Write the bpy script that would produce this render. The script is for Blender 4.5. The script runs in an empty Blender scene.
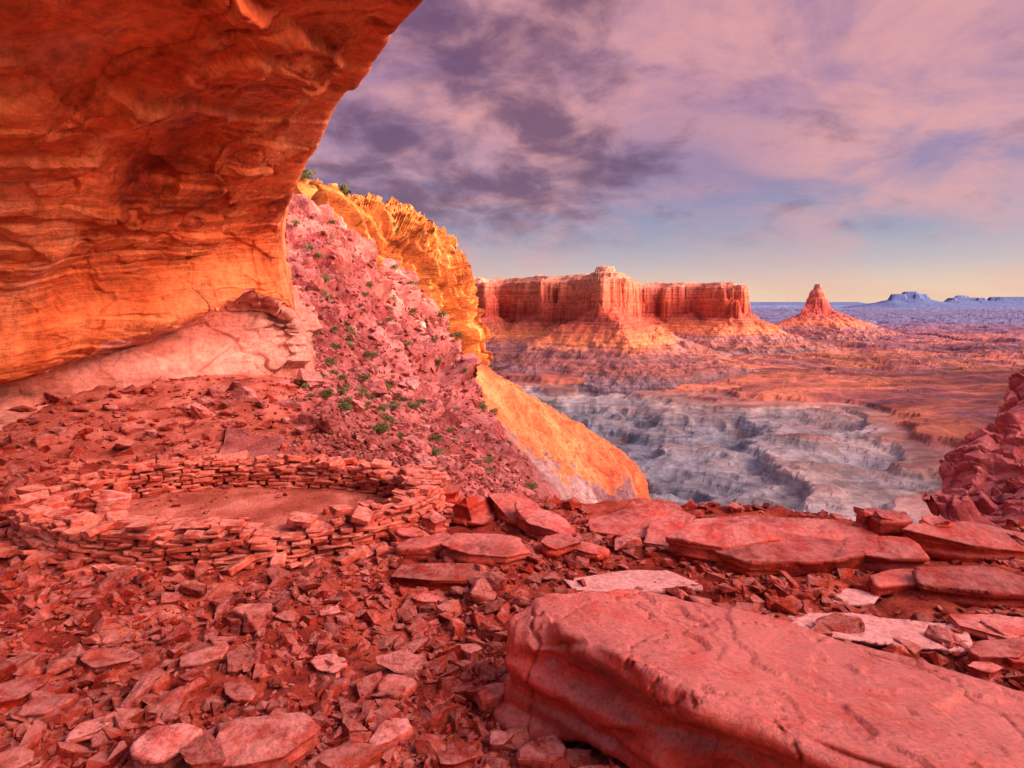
import bpy, bmesh, math, random
import numpy as np
from mathutils import Vector, Matrix, Euler
random.seed(7); rng=np.random.default_rng(11)
S=bpy.context.scene
S.view_settings.view_transform='Standard'; S.view_settings.look='None'; S.view_settings.exposure=0
COL=S.collection
EYE=2.6; F=626.0
# unprojection helper: image pixel column / row and a distance -> world position
def P(a,b,d): return ((a-512)/F*d, d, EYE+(303-b)/F*d)
# ---------------- numpy noise ----------------
_r=np.random.default_rng(5)
PERM=_r.permutation(256); PERM=np.concatenate([PERM,PERM,PERM])
G=_r.normal(size=(256,3)); G/=np.linalg.norm(G,axis=1)[:,None]
def pn(p):
    p=np.asarray(p,float); i=np.floor(p).astype(int); f=p-i; u=f*f*f*(f*(f*6-15)+10); i&=255
    out=0
    for dx in (0,1):
        for dy in (0,1):
            for dz in (0,1):
                h=PERM[PERM[PERM[(i[...,0]+dx)&255]+((i[...,1]+dy)&255)]+((i[...,2]+dz)&255)]
                g=G[h]; d=g[...,0]*(f[...,0]-dx)+g[...,1]*(f[...,1]-dy)+g[...,2]*(f[...,2]-dz)
                w=(u[...,0] if dx else 1-u[...,0])*(u[...,1] if dy else 1-u[...,1])*(u[...,2] if dz else 1-u[...,2])
                out=out+w*d
    return out*1.6
def fbm(p,s=1.0,o=4,off=0.0,gain=.5):
    p=np.asarray(p,float)*s+off; a=1;r=0
    for k in range(o):
        r=r+a*pn(p); p=p*2.03+17.3; a*=gain
    return r
def ridge(p,s=1.0,o=4,off=0.0):
    p=np.asarray(p,float)*s+off; a=1;r=0
    for k in range(o):
        r=r+a*(1-2*np.abs(pn(p))); p=p*2.1+9.1; a*=.5
    return r/1.8
RT=_r.random((256,4))
def worley(p,s=1.0,off=0.0):
    p=np.asarray(p,float)*s+off; i=np.floor(p).astype(int); f=p-i
    F1=np.full(p.shape[:-1],9.); F2=F1.copy(); ID=np.zeros_like(F1)
    for dx in (-1,0,1):
        for dy in (-1,0,1):
            for dz in (-1,0,1):
                h=PERM[PERM[PERM[(i[...,0]+dx)&255]+((i[...,1]+dy)&255)]+((i[...,2]+dz)&255)]
                q=RT[h]; d=np.sqrt((q[...,0]+dx-f[...,0])**2+(q[...,1]+dy-f[...,1])**2+(q[...,2]+dz-f[...,2])**2)
                n=d<F1; F2=np.where(n,F1,np.minimum(F2,d)); ID=np.where(n,q[...,3],ID); F1=np.where(n,d,F1)
    return F1,F2,ID
def sm(a,b,x):
    t=np.clip((x-a)/(b-a),0,1); return t*t*(3-2*t)
# ---------------- mesh helpers ----------------
def mesh_np(name,V,Fc,smooth=True,mat=None):
    me=bpy.data.meshes.new(name); V=np.asarray(V,np.float32).reshape(-1,3); Fc=np.asarray(Fc,np.int32); k=Fc.shape[1]
    me.vertices.add(len(V)); me.vertices.foreach_set('co',V.ravel())
    me.loops.add(Fc.size); me.loops.foreach_set('vertex_index',Fc.ravel())
    me.polygons.add(len(Fc)); me.polygons.foreach_set('loop_start',np.arange(0,Fc.size,k,dtype=np.int32))
    me.polygons.foreach_set('loop_total',np.full(len(Fc),k,np.int32))
    me.polygons.foreach_set('use_smooth',np.full(len(Fc),smooth))
    me.update(calc_edges=True)
    if mat: me.materials.append(mat)
    return me
def obj(name,me,label=None,cat=None,kind=None,group=None):
    o=bpy.data.objects.new(name,me); COL.objects.link(o)
    if label:o['label']=label
    if cat:o['category']=cat
    if kind:o['kind']=kind
    if group:o['group']=group
    return o
def gridfaces(n,m):
    a=np.arange(n*m).reshape(n,m)
    return np.stack([a[:-1,:-1],a[:-1,1:],a[1:,1:],a[1:,:-1]],-1).reshape(-1,4)
def cr(C,axis,n):
    C=np.moveaxis(np.asarray(C,float),axis,0); k=len(C)
    E=np.concatenate([2*C[:1]-C[1:2],C,2*C[-1:]-C[-2:-1]])
    t=np.linspace(0,k-1-1e-6,n); i=t.astype(int); f=(t-i).reshape(-1,*([1]*(C.ndim-1)))
    p0,p1,p2,p3=E[i],E[i+1],E[i+2],E[i+3]
    r=.5*((2*p1)+(-p0+p2)*f+(2*p0-5*p1+4*p2-p3)*f*f+(-p0+3*p1-3*p2+p3)*f**3)
    return np.moveaxis(r,0,axis)
def loft(ctrl,n,m):
    return cr(cr(ctrl,0,n),1,m)
def gnorm(V,flip=1):
    a=np.gradient(V,axis=0); b=np.gradient(V,axis=1); N=np.cross(a,b)*flip
    return N/(np.linalg.norm(N,axis=-1,keepdims=True)+1e-9)
def setmat(me,V,mask):
    me.polygons.foreach_set('material_index',mask.astype(np.int32).ravel())
# ---------------- materials ----------------
def nt(name):
    m=bpy.data.materials.new(name); m.use_nodes=True; t=m.node_tree; t.nodes.clear(); return m,t
def N(t,ty,**k):
    n=t.nodes.new(ty)
    for a,b in k.items(): setattr(n,a,b)
    return n
def ramp(t,fac,stops,interp='LINEAR'):
    r=N(t,'ShaderNodeValToRGB'); r.color_ramp.interpolation=interp; e=r.color_ramp.elements
    while len(e)<len(stops): e.new(.5)
    for q,(p,c) in zip(e,stops):
        q.position=p; q.color=(*c,1) if len(c)==3 else c
    t.links.new(fac,r.inputs[0]); return r.outputs[0]
def mix(t,f,a,b,mode='MIX'):
    n=N(t,'ShaderNodeMix',data_type='RGBA',blend_type=mode)
    for s,v in ((n.inputs[0],f),(n.inputs[6],a),(n.inputs[7],b)):
        if isinstance(v,(int,float)): s.default_value=v
        elif isinstance(v,tuple): s.default_value=(*v,1)
        else: t.links.new(v,s)
    return n.outputs[2]
def mth(t,op,a,b=0.0,c=None,clamp=False):
    n=N(t,'ShaderNodeMath',operation=op,use_clamp=clamp)
    for s,v in zip(n.inputs,(a,b,c)):
        if v is None: continue
        if isinstance(v,(int,float)): s.default_value=v
        else: t.links.new(v,s)
    return n.outputs[0]
def mapr(t,v,a,b,c=0.0,d=1.0):
    n=N(t,'ShaderNodeMapRange',interpolation_type='SMOOTHSTEP'); t.links.new(v,n.inputs[0])
    for i,x in enumerate((a,b,c,d)): n.inputs[i+1].default_value=x
    return n.outputs[0]
def mapr_lin(t,v,a,b):
    n=N(t,'ShaderNodeMapRange'); t.links.new(v,n.inputs[0]); n.inputs[1].default_value=a; n.inputs[2].default_value=b; return n.outputs[0]
def noise(t,vec,s,det=6,rough=.6,dist=0.):
    n=N(t,'ShaderNodeTexNoise'); n.inputs['Scale'].default_value=s; n.inputs['Detail'].default_value=det
    n.inputs['Roughness'].default_value=rough; n.inputs['Distortion'].default_value=dist
    t.links.new(vec,n.inputs['Vector']); return n.outputs[0]
def mapping(t,vec,sc=(1,1,1),rot=(0,0,0)):
    n=N(t,'ShaderNodeMapping'); n.inputs['Scale'].default_value=sc; n.inputs['Rotation'].default_value=rot
    t.links.new(vec,n.inputs[0]); return n.outputs[0]
def grey(v): return (v,v,v)
def rock_mat(name,stops,ns=1.0,strata=(1,1,6),srot=(0,0,0),sstr=.5,slo=.4,top=None,topf=.6,fine=20.,bump=.5,bdist=.03,rough=.85,rand=True,cracks=0.,spec=.25,flo=.45,attr=None,tv=(.38,.6,.1)):
    m,t=nt(name); tc=N(t,'ShaderNodeTexCoord').outputs['Object']; geo=N(t,'ShaderNodeNewGeometry')
    if rand:
        oi=N(t,'ShaderNodeObjectInfo'); va=N(t,'ShaderNodeVectorMath',operation='MULTIPLY_ADD')
        t.links.new(oi.outputs['Random'],va.inputs[0]); va.inputs[1].default_value=(31,17,23); t.links.new(tc,va.inputs[2]); vec=va.outputs[0]
    else: vec=tc
    n1=noise(t,vec,ns,8,.62,.4 if not attr else .1); c=ramp(t,n1,stops)
    sv=mapping(t,vec,strata,srot)
    n2=noise(t,sv,ns,7,.65,.3 if not attr else .05)
    c=mix(t,sstr,c,ramp(t,n2,[(.3,grey(slo)),(.5,grey(.95)),(.7,grey(1.45))]),'MULTIPLY')
    if attr:
        at=N(t,'ShaderNodeAttribute'); at.attribute_name=attr; cb=N(t,'ShaderNodeCombineXYZ'); t.links.new(at.outputs['Fac'],cb.inputs[2])
        sx=N(t,'ShaderNodeSeparateXYZ'); t.links.new(vec,sx.inputs[0]); t.links.new(mth(t,'MULTIPLY',sx.outputs[0],.12),cb.inputs[0]); t.links.new(mth(t,'MULTIPLY',sx.outputs[1],.12),cb.inputs[1])
        nb=noise(t,cb.outputs[0],2.8,10,.72,0.); msk=mapr(t,noise(t,vec,.5,4,.6,.1),.40,.62,.2,.85)
        c=mix(t,msk,c,ramp(t,nb,[(.32,grey(.45)),(.44,grey(.82)),(.54,grey(1.05)),(.68,grey(1.35))]),'MULTIPLY')
        stn=noise(t,mapping(t,vec,(1,1,.35)),.8,7,.7,.2); c=mix(t,1.,c,ramp(t,stn,[(.36,(.42,.30,.30)),(.46,grey(1.))]),'MULTIPLY')
        pk=noise(t,vec,.45,7,.7,.1); c=mix(t,mapr(t,pk,.54,.68,0,.35),c,(.80,.42,.32))
        n2=mth(t,'ADD',n2,mth(t,'MULTIPLY',nb,1.6))
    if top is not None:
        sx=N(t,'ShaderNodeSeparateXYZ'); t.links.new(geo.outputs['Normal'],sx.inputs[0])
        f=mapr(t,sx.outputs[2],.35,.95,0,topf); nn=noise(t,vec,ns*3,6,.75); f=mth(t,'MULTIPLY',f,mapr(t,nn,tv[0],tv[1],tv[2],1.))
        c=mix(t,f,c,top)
    n3=noise(t,vec,fine,6,.75); c=mix(t,.85,c,ramp(t,n3,[(.3,grey(flo)),(.5,grey(1.)),(.72,grey(1.4))]),'MULTIPLY')
    if rand:
        hs=N(t,'ShaderNodeHueSaturation'); t.links.new(c,hs.inputs['Color'])
        t.links.new(mth(t,'MULTIPLY_ADD',oi.outputs['Random'],.65,.6),hs.inputs['Value'])
        t.links.new(mth(t,'MULTIPLY_ADD',oi.outputs['Random'],-.2,1.1),hs.inputs['Saturation']); c=hs.outputs[0]
    hgt=mth(t,'ADD',n3,mth(t,'MULTIPLY',n2,1.2))
    b=N(t,'ShaderNodeBump'); b.inputs['Strength'].default_value=bump; b.inputs['Distance'].default_value=bdist; t.links.new(hgt,b.inputs['Height'])
    bs=N(t,'ShaderNodeBsdfPrincipled'); bs.inputs['Roughness'].default_value=rough; bs.inputs['Specular IOR Level'].default_value=spec
    t.links.new(c,bs.inputs['Base Color']); t.links.new(b.outputs[0],bs.inputs['Normal'])
    o=N(t,'ShaderNodeOutputMaterial'); t.links.new(bs.outputs[0],o.inputs[0]); return m
M_floor=rock_mat('red_dirt',[(.28,(.12,.012,.010)),(.42,(.32,.046,.028)),(.55,(.47,.11,.07)),(.70,(.62,.27,.21))],1.1,(1,1,1),sstr=.5,fine=38,bump=1.,bdist=.05,rand=False,rough=.95,flo=.2)
M_dust=rock_mat('pale_red_dust',[(.30,(.32,.07,.048)),(.5,(.48,.155,.11)),(.70,(.60,.28,.225))],1.6,(1,1,1),sstr=.5,fine=34,bump=1.,bdist=.04,rand=False,rough=.95,flo=.3)
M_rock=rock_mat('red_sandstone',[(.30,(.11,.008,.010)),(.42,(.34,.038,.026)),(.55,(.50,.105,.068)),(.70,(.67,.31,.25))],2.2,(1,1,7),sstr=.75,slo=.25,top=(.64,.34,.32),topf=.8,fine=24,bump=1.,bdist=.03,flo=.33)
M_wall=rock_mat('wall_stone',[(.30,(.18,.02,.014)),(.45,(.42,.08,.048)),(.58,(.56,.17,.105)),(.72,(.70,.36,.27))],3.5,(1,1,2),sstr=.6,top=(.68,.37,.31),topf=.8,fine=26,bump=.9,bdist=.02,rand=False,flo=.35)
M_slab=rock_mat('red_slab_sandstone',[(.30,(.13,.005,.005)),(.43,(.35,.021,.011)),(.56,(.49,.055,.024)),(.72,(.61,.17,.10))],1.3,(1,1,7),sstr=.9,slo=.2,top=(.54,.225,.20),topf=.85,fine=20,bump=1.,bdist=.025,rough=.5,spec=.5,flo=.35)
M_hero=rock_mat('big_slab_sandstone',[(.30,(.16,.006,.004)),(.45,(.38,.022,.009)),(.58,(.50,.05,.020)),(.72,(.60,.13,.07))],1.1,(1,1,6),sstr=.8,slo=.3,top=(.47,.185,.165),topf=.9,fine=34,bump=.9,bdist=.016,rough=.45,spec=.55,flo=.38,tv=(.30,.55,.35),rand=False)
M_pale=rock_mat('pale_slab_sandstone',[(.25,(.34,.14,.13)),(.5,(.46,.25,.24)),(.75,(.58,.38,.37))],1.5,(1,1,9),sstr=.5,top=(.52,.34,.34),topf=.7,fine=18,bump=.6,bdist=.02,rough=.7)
M_cave=rock_mat('alcove_sandstone',[(.32,(.42,.06,.018)),(.43,(.70,.17,.05)),(.52,(.83,.27,.09)),(.62,(.88,.38,.17)),(.76,(.90,.54,.36))],.30,(.35,.8,3.),(.12,.30,.35),sstr=.5,slo=.4,fine=4.5,bump=.9,bdist=.09,rand=False,rough=.9,attr='bedding',flo=.5)
M_band=rock_mat('pale_alcove_base_rock',[(.30,(.46,.13,.085)),(.45,(.66,.27,.20)),(.70,(.76,.43,.35))],.6,(.5,.8,4.),(.1,.2,.2),sstr=.85,slo=.35,fine=5,bump=1.,bdist=.10,rand=False,rough=.9,flo=.4)
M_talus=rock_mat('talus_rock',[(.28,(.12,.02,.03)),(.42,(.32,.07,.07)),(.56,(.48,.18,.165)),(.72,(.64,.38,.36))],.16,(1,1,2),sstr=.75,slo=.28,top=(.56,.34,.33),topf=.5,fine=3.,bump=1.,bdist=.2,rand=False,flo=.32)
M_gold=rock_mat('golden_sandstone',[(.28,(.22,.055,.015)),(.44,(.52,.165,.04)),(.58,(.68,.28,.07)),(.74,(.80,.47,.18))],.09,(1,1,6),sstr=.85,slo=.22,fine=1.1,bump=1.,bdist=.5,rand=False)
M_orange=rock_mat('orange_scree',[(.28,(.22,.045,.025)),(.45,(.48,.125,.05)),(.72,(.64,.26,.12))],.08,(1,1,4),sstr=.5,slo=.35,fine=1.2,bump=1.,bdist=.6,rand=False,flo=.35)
M_spurshade=rock_mat('painted_shade_scree',[(.28,(.10,.05,.07)),(.45,(.20,.12,.14)),(.72,(.30,.23,.25))],.06,(1,1,4),sstr=.5,fine=.9,bump=.9,bdist=.6,rand=False,flo=.3)  # shade of the lower spur, painted as purple-grey scree colour
def strat_mat(name,zst,z0,z1,plain,haze,ns=.01,fine=.12,bandf=.75,zn=18,ff=.85):
    m,t=nt(name); geo=N(t,'ShaderNodeNewGeometry'); pos=geo.outputs['Position']
    sp=N(t,'ShaderNodeSeparateXYZ'); t.links.new(pos,sp.inputs[0])
    nw=noise(t,pos,ns,5); z=mth(t,'ADD',sp.outputs[2],mth(t,'MULTIPLY_ADD',nw,zn,-zn/2))
    c=ramp(t,mapr_lin(t,z,z0,z1),zst)
    bands=noise(t,mapping(t,pos,(.02,.02,1.6)),.25,6,.7); c=mix(t,bandf,c,ramp(t,bands,[(.3,grey(.4)),(.5,grey(.95)),(.7,grey(1.5))]),'MULTIPLY')
    if plain:
        wp=noise(t,pos,.012,7,.7,.8); c=mix(t,mapr(t,wp,.52,.64,0,.5),c,(.27,.20,.18))
        fl=mapr(t,sp.outputs[2],-110,-103); mt=noise(t,mapping(t,pos,(.4,1,1)),.008,9,.72,1.0)
        c=mix(t,fl,c,ramp(t,mt,plain))
        st=noise(t,mapping(t,pos,(.22,1,1),(0,0,.3)),.007,9,.74,1.6); c=mix(t,mth(t,'MULTIPLY_ADD',fl,.4,.5),c,ramp(t,st,[(.36,grey(.25)),(.5,grey(.85)),(.66,grey(1.6))]),'MULTIPLY')
    f=noise(t,pos,fine,7,.72); c=mix(t,ff,c,ramp(t,f,[(.32,grey(.45)),(.5,grey(1)),(.7,grey(1.45))]),'MULTIPLY')
    for (a,b,k,col) in haze: c=mix(t,mapr(t,sp.outputs[1],a,b,0,k),c,col)  # distance haze painted into the base colour along world Y
    b=N(t,'ShaderNodeBump'); b.inputs['Strength'].default_value=.8; b.inputs['Distance'].default_value=3.; t.links.new(f,b.inputs['Height'])
    bs=N(t,'ShaderNodeBsdfPrincipled'); bs.inputs['Roughness'].default_value=.95; bs.inputs['Specular IOR Level'].default_value=.1
    t.links.new(c,bs.inputs['Base Color']); t.links.new(b.outputs[0],bs.inputs['Normal'])
    o=N(t,'ShaderNodeOutputMaterial'); t.links.new(bs.outputs[0],o.inputs[0]); return m
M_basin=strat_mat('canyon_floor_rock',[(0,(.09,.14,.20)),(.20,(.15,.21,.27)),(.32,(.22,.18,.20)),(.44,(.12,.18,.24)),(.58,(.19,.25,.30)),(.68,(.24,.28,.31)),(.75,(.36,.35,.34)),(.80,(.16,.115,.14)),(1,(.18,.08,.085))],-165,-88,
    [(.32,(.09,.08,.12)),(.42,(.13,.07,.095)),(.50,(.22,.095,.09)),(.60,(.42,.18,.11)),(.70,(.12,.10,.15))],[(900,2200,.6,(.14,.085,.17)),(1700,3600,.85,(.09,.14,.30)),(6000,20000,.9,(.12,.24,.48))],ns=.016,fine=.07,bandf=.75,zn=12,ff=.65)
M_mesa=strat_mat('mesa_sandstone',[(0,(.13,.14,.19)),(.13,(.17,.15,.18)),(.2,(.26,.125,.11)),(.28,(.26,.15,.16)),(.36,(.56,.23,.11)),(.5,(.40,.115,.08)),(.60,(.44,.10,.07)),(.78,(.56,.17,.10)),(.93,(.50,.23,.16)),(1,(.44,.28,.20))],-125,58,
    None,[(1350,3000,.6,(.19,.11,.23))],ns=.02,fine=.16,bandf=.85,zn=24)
M_far=strat_mat('hazy_mesa',[(0,(.10,.20,.42)),(.5,(.10,.16,.34)),(1,(.12,.15,.32))],-100,200,None,[(1000,2000,.85,(.08,.16,.36))],ns=.001,fine=.002,bandf=.1)  # far mesas: haze painted in as blue base colour
def leafmat():
    m,t=nt('leaf'); tc=N(t,'ShaderNodeTexCoord').outputs['Object']; n=noise(t,tc,6,3)
    c=ramp(t,n,[(.3,(.05,.07,.02)),(.55,(.12,.17,.05)),(.75,(.24,.27,.10))])
    b=N(t,'ShaderNodeBsdfPrincipled'); b.inputs['Roughness'].default_value=.8; t.links.new(c,b.inputs['Base Color'])
    o=N(t,'ShaderNodeOutputMaterial'); t.links.new(b.outputs[0],o.inputs[0]); return m
M_leaf=leafmat()
KC=(-3.32,7.65); KA,KB=2.28,1.38
# ---------------- alcove floor ----------------
def rimY(x): return 7.7+.5*np.sin(x*.9)+sm(1.5,-2.0,x)*1.6
def zf(x,y):
    x=np.asarray(x,float); y=np.asarray(y,float)
    br=x/np.maximum(y,1.)
    r=.21*np.clip(y-9.3,0,4.2)*sm(-.22,-.42,br)+.10*np.clip(-5.9-x,0,4)*sm(5,8,y)
    p=np.stack([x,y,np.zeros_like(x)],-1)
    kk=np.hypot((x-KC[0])/KA,(y-KC[1])/KB); flat=1-.85*sm(1.35,1.05,kk)
    r=r+(.09*fbm(p,.7,3)+.035*fbm(p,3,3))*flat
    d=np.clip(y-rimY(x),0,20)*sm(-.33,-.10,br); return r-d*.75-.1*d*d
X,Y=np.meshgrid(np.linspace(-14,14,560),np.linspace(-6,17,520),indexing='xy')
Z=zf(X,Y); pp=np.stack([X,Y,Z],-1)
w1,w2,wi=worley(pp,5.); w3,w4,wj=worley(pp,11.)
kk=np.hypot((X-KC[0])/KA,(Y-KC[1])/KB); bank_=sm(9.4,10.2,Y)*sm(-.2,-.3,X/np.maximum(Y,1)); q=1-.45*np.maximum(sm(1.3,1.0,kk),bank_)
Z=Z+q*(.03*(.5-w1)+.04*(wi-.5)*sm(0,.2,w2-w1)+.02*(wj-.5)+.015*fbm(pp,12,3))
me=mesh_np('ground',np.stack([X,Y,Z],-1),gridfaces(*X.shape),True,M_floor); me.materials.append(M_dust)
nz=fbm(pp[:-1,:-1],3,4); setmat(me,None,((kk[:-1,:-1]+.08*nz)<1.02)|((bank_[:-1,:-1]+.5*nz)>.45)|(fbm(pp[:-1,:-1],.9,4,3.)>.62))  # bank takes the pale dust too, lightened to offset the overhang's shade
ground=obj('ground',me,'red dusty dirt floor strewn with stone fragments','ground','structure')
# ---------------- overhang ----------------
def R(*a): return [P(*q) for q in a]
rows=[
 R((-250,440,8.6),(0,428,10.4),(100,420,12.),(200,415,13.6),(275,418,15.2),(326,445,15.8)),
 R((-250,400,9),(0,396,11),(100,392,12.5),(200,388,14),(275,390,15.5),(320,402,16.2)),
 R((-250,385,9.2),(10,384,11.2),(100,350,12.9),(195,322,14.6),(262,308,16),(303,335,16.6)),
 R((-260,375,8.3),(0,374,10.1),(95,334,11.6),(190,308,13.2),(250,290,14.8),(290,292,16.2)),
 R((-280,260,7.6),(-10,280,9.4),(80,266,11),(172,248,12.8),(240,235,14.6),(280,235,16)),
 R((-300,120,6.2),(-20,160,7.8),(90,165,9.4),(188,170,11.2),(256,178,13),(295,182,14.5)),
 R((-320,-20,5),(-20,40,6.2),(120,60,7.5),(225,82,9.2),(292,100,11),(328,120,12.2)),
 R((-350,-250,4),(-20,-80,5),(160,-50,6),(275,-20,7.3),(344,20,9),(372,44,10)),
 R((-350,-600,3),(0,-300,4),(200,-220,4.8),(340,-150,5.8),(396,-80,7),(416,-50,7.8)),
 [(-4,-1,7.5),(-3,-.5,7.7),(-1.5,0,7.8),(-.9,1.5,7.9),(-.6,3.8,8.0),(-.5,5.5,8.3)],
 [(-6,-7,7.5),(-4.5,-7,7.9),(-2.5,-6,8.0),(-1.2,-4,8.2),(-.7,-2,8.4),(-.5,1,8.6)]]
ctrl=[]
for r in rows:
    e=Vector(r[-1]); ctrl.append(r+[tuple(e+Vector((-1.6,2.5,2.0))),tuple(e+Vector((-5,3,7)))])
V=loft(ctrl,900,800); NN=gnorm(V)
cen=np.array([0,3,3.]);
if np.mean(np.sum(NN*(cen-V),-1))<0: NN=-NN
vv=np.linspace(0,1,V.shape[0])[:,None]; up=sm(.24,.34,vv)
warp=.45*fbm(V*np.array([.5,.5,.6]),.22,2,4.)+.02*fbm(V,1.0,2)
h=V[...,2]+.34*V[...,0]-.20*V[...,1]+warp
w1,w2,wi=worley(V*np.array([.7,.7,1.3])+.15*fbm(V,.6,2)[...,None],.36,3.)
h=h+.35*(wi-.5)
H0=h.copy()
def saw(h,f,off):
    a=h*f+off; i=np.floor(a); fr=a-i; amp=RT[(i.astype(int)*37)&255,1]
    return (fr**1.3)*sm(1.0,.97,fr)*(.2+.8*amp**1.3)
patch=sm(-.25,.2,fbm(V,.3,3,11.)); patch2=sm(-.1,.2,fbm(V,.45,3,31.))
w3,w4,wj=worley(V*np.array([.8,.8,1.6])+.2*fbm(V,.9,3)[...,None],.75,8.)
w5,w6,wk=worley(V*np.array([.8,.8,2.4])+.12*fbm(V,1.9,2)[...,None],2.2,8.)
uu=np.linspace(0,1,V.shape[1])[None,:]; edge=1-.55*sm(.52,.66,uu)
scal=np.minimum(w1*1.2,.9)  # conchoidal scoops
scal2=np.minimum(w3,.9)
D=.36*fbm(V,.20,3)+up*edge*(.32*saw(h,.7,.3)*patch+.16*saw(h,2.0,.1)*patch2+.045*saw(h,5.5,.7)*patch+.42*(wi-.5)*sm(0,.015,w2-w1)*(.4+.6*patch2)+.20*(wj-.5)*sm(0,.02,w4-w3)*(.3+.7*patch)+.22*scal+.10*scal2*patch+.05*(wk-.5)*sm(0,.03,w6-w5)*patch2)
D=D+.025*fbm(V,1.6,4)+.010*fbm(V,7,3)
butt=sm(.48,.58,uu)
D=D+(1-up)*((.14+.45*butt)*(wj-.5)*sm(0,.04,w4-w3)+.10*saw(V[...,2]+.1*V[...,0]+.1*fbm(V,.5,3),3.,.2)+(.04+.16*butt)*(wk-.5)*sm(0,.04,w6-w5))
D=D*(1-.8*sm(.67,.71,uu)*sm(.80,.74,uu))
V=V+NN*D[...,None]
me=mesh_np('cliff',V,gridfaces(*V.shape[:2]),True,M_cave); me.materials.append(M_band)
at=me.attributes.new('bedding','FLOAT','POINT'); at.data.foreach_set('value',H0.astype(np.float32).ravel())
nf=V.shape[1]-1; un=np.linspace(0,1,nf); lim=.280+.012*np.sin(np.linspace(0,24,nf))+.008*np.sin(np.linspace(0,70,nf)); vf=np.repeat(np.linspace(0,1,V.shape[0]-1)[:,None],nf,1)
setmat(me,V,vf<lim[None,:])
cliff=obj('cliff',me,'overhanging orange sandstone alcove roof and back wall','cliff','structure')
# ---------------- talus hillside ----------------
rows=[
 R((200,190,70),(295,216,80),(345,236,95),(392,266,120),(432,308,150),(474,386,190)),
 R((200,250,40),(300,265,45),(348,287,55),(394,318,70),(438,358,90),(484,418,120)),
 R((200,300,28),(300,312,30),(348,334,36),(398,366,42),(448,400,52),(504,448,70)),
 R((200,350,20),(305,355,22),(350,377,25),(403,402,28),(458,432,33),(525,480,42)),
 R((220,400,14),(310,395,14.5),(355,415,14),(410,440,14.4),(470,466,15.5),(553,510,18)),
 R((220,450,10),(320,446,10.6),(370,460,10.4),(430,478,10.4),(495,497,10.5),(580,528,10.2)),
 [(-5,8,-1),(-3.2,8,-1.2),(-2,8,-1.4),(-1,8,-1.6),(.2,8,-2),(1.4,8,-2.5)]]
ctrl=[]
for r in rows:
    e=Vector(r[-1]); d=e.y; ctrl.append(r+[tuple(e+Vector((.04*d,.25*d,-.14*d))),tuple(e+Vector((.06*d,.5*d,-.5*d)))])
V=loft(ctrl,760,460); NN=gnorm(V)
if NN[...,2].mean()<0: NN=-NN
dist=V[...,1]; k=np.clip(dist/40,.5,2); uu=np.linspace(0,1,V.shape[1])[None,:]; er=1-.5*sm(.55,.7,uu)
w1,w2,wi=worley(V,.45,2.); w3,w4,wj=worley(V,1.5,5.); w5,w6,wk=worley(V*np.array([1,1,1.6]),.13,7.)
led=np.tanh(5*fbm(V*np.array([.1,.1,1.]),.20,3,6.))*sm(-.1,.3,fbm(V,.05,3,9.))
msk=sm(-.15,.25,fbm(V,.12,3,14.))
D=er*(1.1*(wi**3-.2)*sm(0,.25,w2-w1)*sm(12,26,dist)*(.2+.8*msk)+.36*(wj**2-.25)*sm(0,.25,w4-w3)*sm(8,13,dist)+3.2*(wk-.45)*sm(0,.12,w6-w5)*sm(24,55,dist)+1.4*k*fbm(V,.08,5)*sm(12,30,dist)+2.*led*sm(20,50,dist))
V=V+NN*D[...,None]
TAL=(V,NN)
hill=obj('hillside',mesh_np('hillside',V,gridfaces(*V.shape[:2]),False,M_talus),'steep pinkish talus slope of broken rock with scattered shrubs','hillside','structure')
# ---------------- golden cliff rim ----------------
rows=[
 R((150,150,260),(290,185,280),(330,192,290),(380,208,300),(430,234,320),(462,262,330),(466,266,400)),
 R((150,180,110),(285,211,120),(330,212,130),(380,223,160),(430,243,200),(464,268,250),(466,269,330)),
 R((150,190,100),(287,215,108),(332,218,120),(382,231,145),(432,251,180),(468,278,235),(468,279,320)),
 R((150,200,92),(290,223,98),(336,230,110),(386,246,132),(434,273,165),(474,320,220),(474,315,320)),
 R((150,210,90),(292,230,94),(338,249,104),(388,278,125),(434,319,155),(484,384,208),(484,374,320)),
 R((150,250,84),(292,260,86),(338,282,94),(386,314,112),(436,364,142),(490,442,190),(490,442,320))]
V=loft(rows,340,900); NN=gnorm(V)
if NN[...,0].mean()<0: NN=-NN
vq=V.copy(); 
w1,w2,wi=worley(V*np.array([1,1,.08]),.11,2.); w3,w4,wj=worley(V*np.array([1,1,.18]),.28,5.); w5,w6,wk=worley(V*np.array([1,1,1.5]),.5,9.)
uu=np.linspace(0,1,V.shape[1])[None,:]; vv=np.linspace(0,1,V.shape[0])[:,None]
led=np.tanh(4*fbm(V*np.array([.12,.12,2.2]),.22,3))
D=(9.5*(wi-.6)*sm(0,.03,w2-w1)+3.6*(wj-.5)*sm(0,.04,w4-w3)+.35*(wk-.5)+1.0*fbm(V,.05,3)+1.3*led)*(1-.6*sm(.78,.86,uu))
V=V+NN*D[...,None]
fl=V*np.array([1,1,0.]); a1,a2,ai=worley(fl,.10,4.); b1_,b2_,bi=worley(fl,.25,4.)
V[...,2]+= (3.0*(ai-.6)+1.3*(bi-.5))*sm(.55,.30,vv)*(.5+.8*uu)
RIM=(V,NN)
rim=obj('cliff',mesh_np('cliff',V,gridfaces(*V.shape[:2]),False,M_gold),'sunlit golden sandstone cliff band above the talus','cliff','structure')
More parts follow.
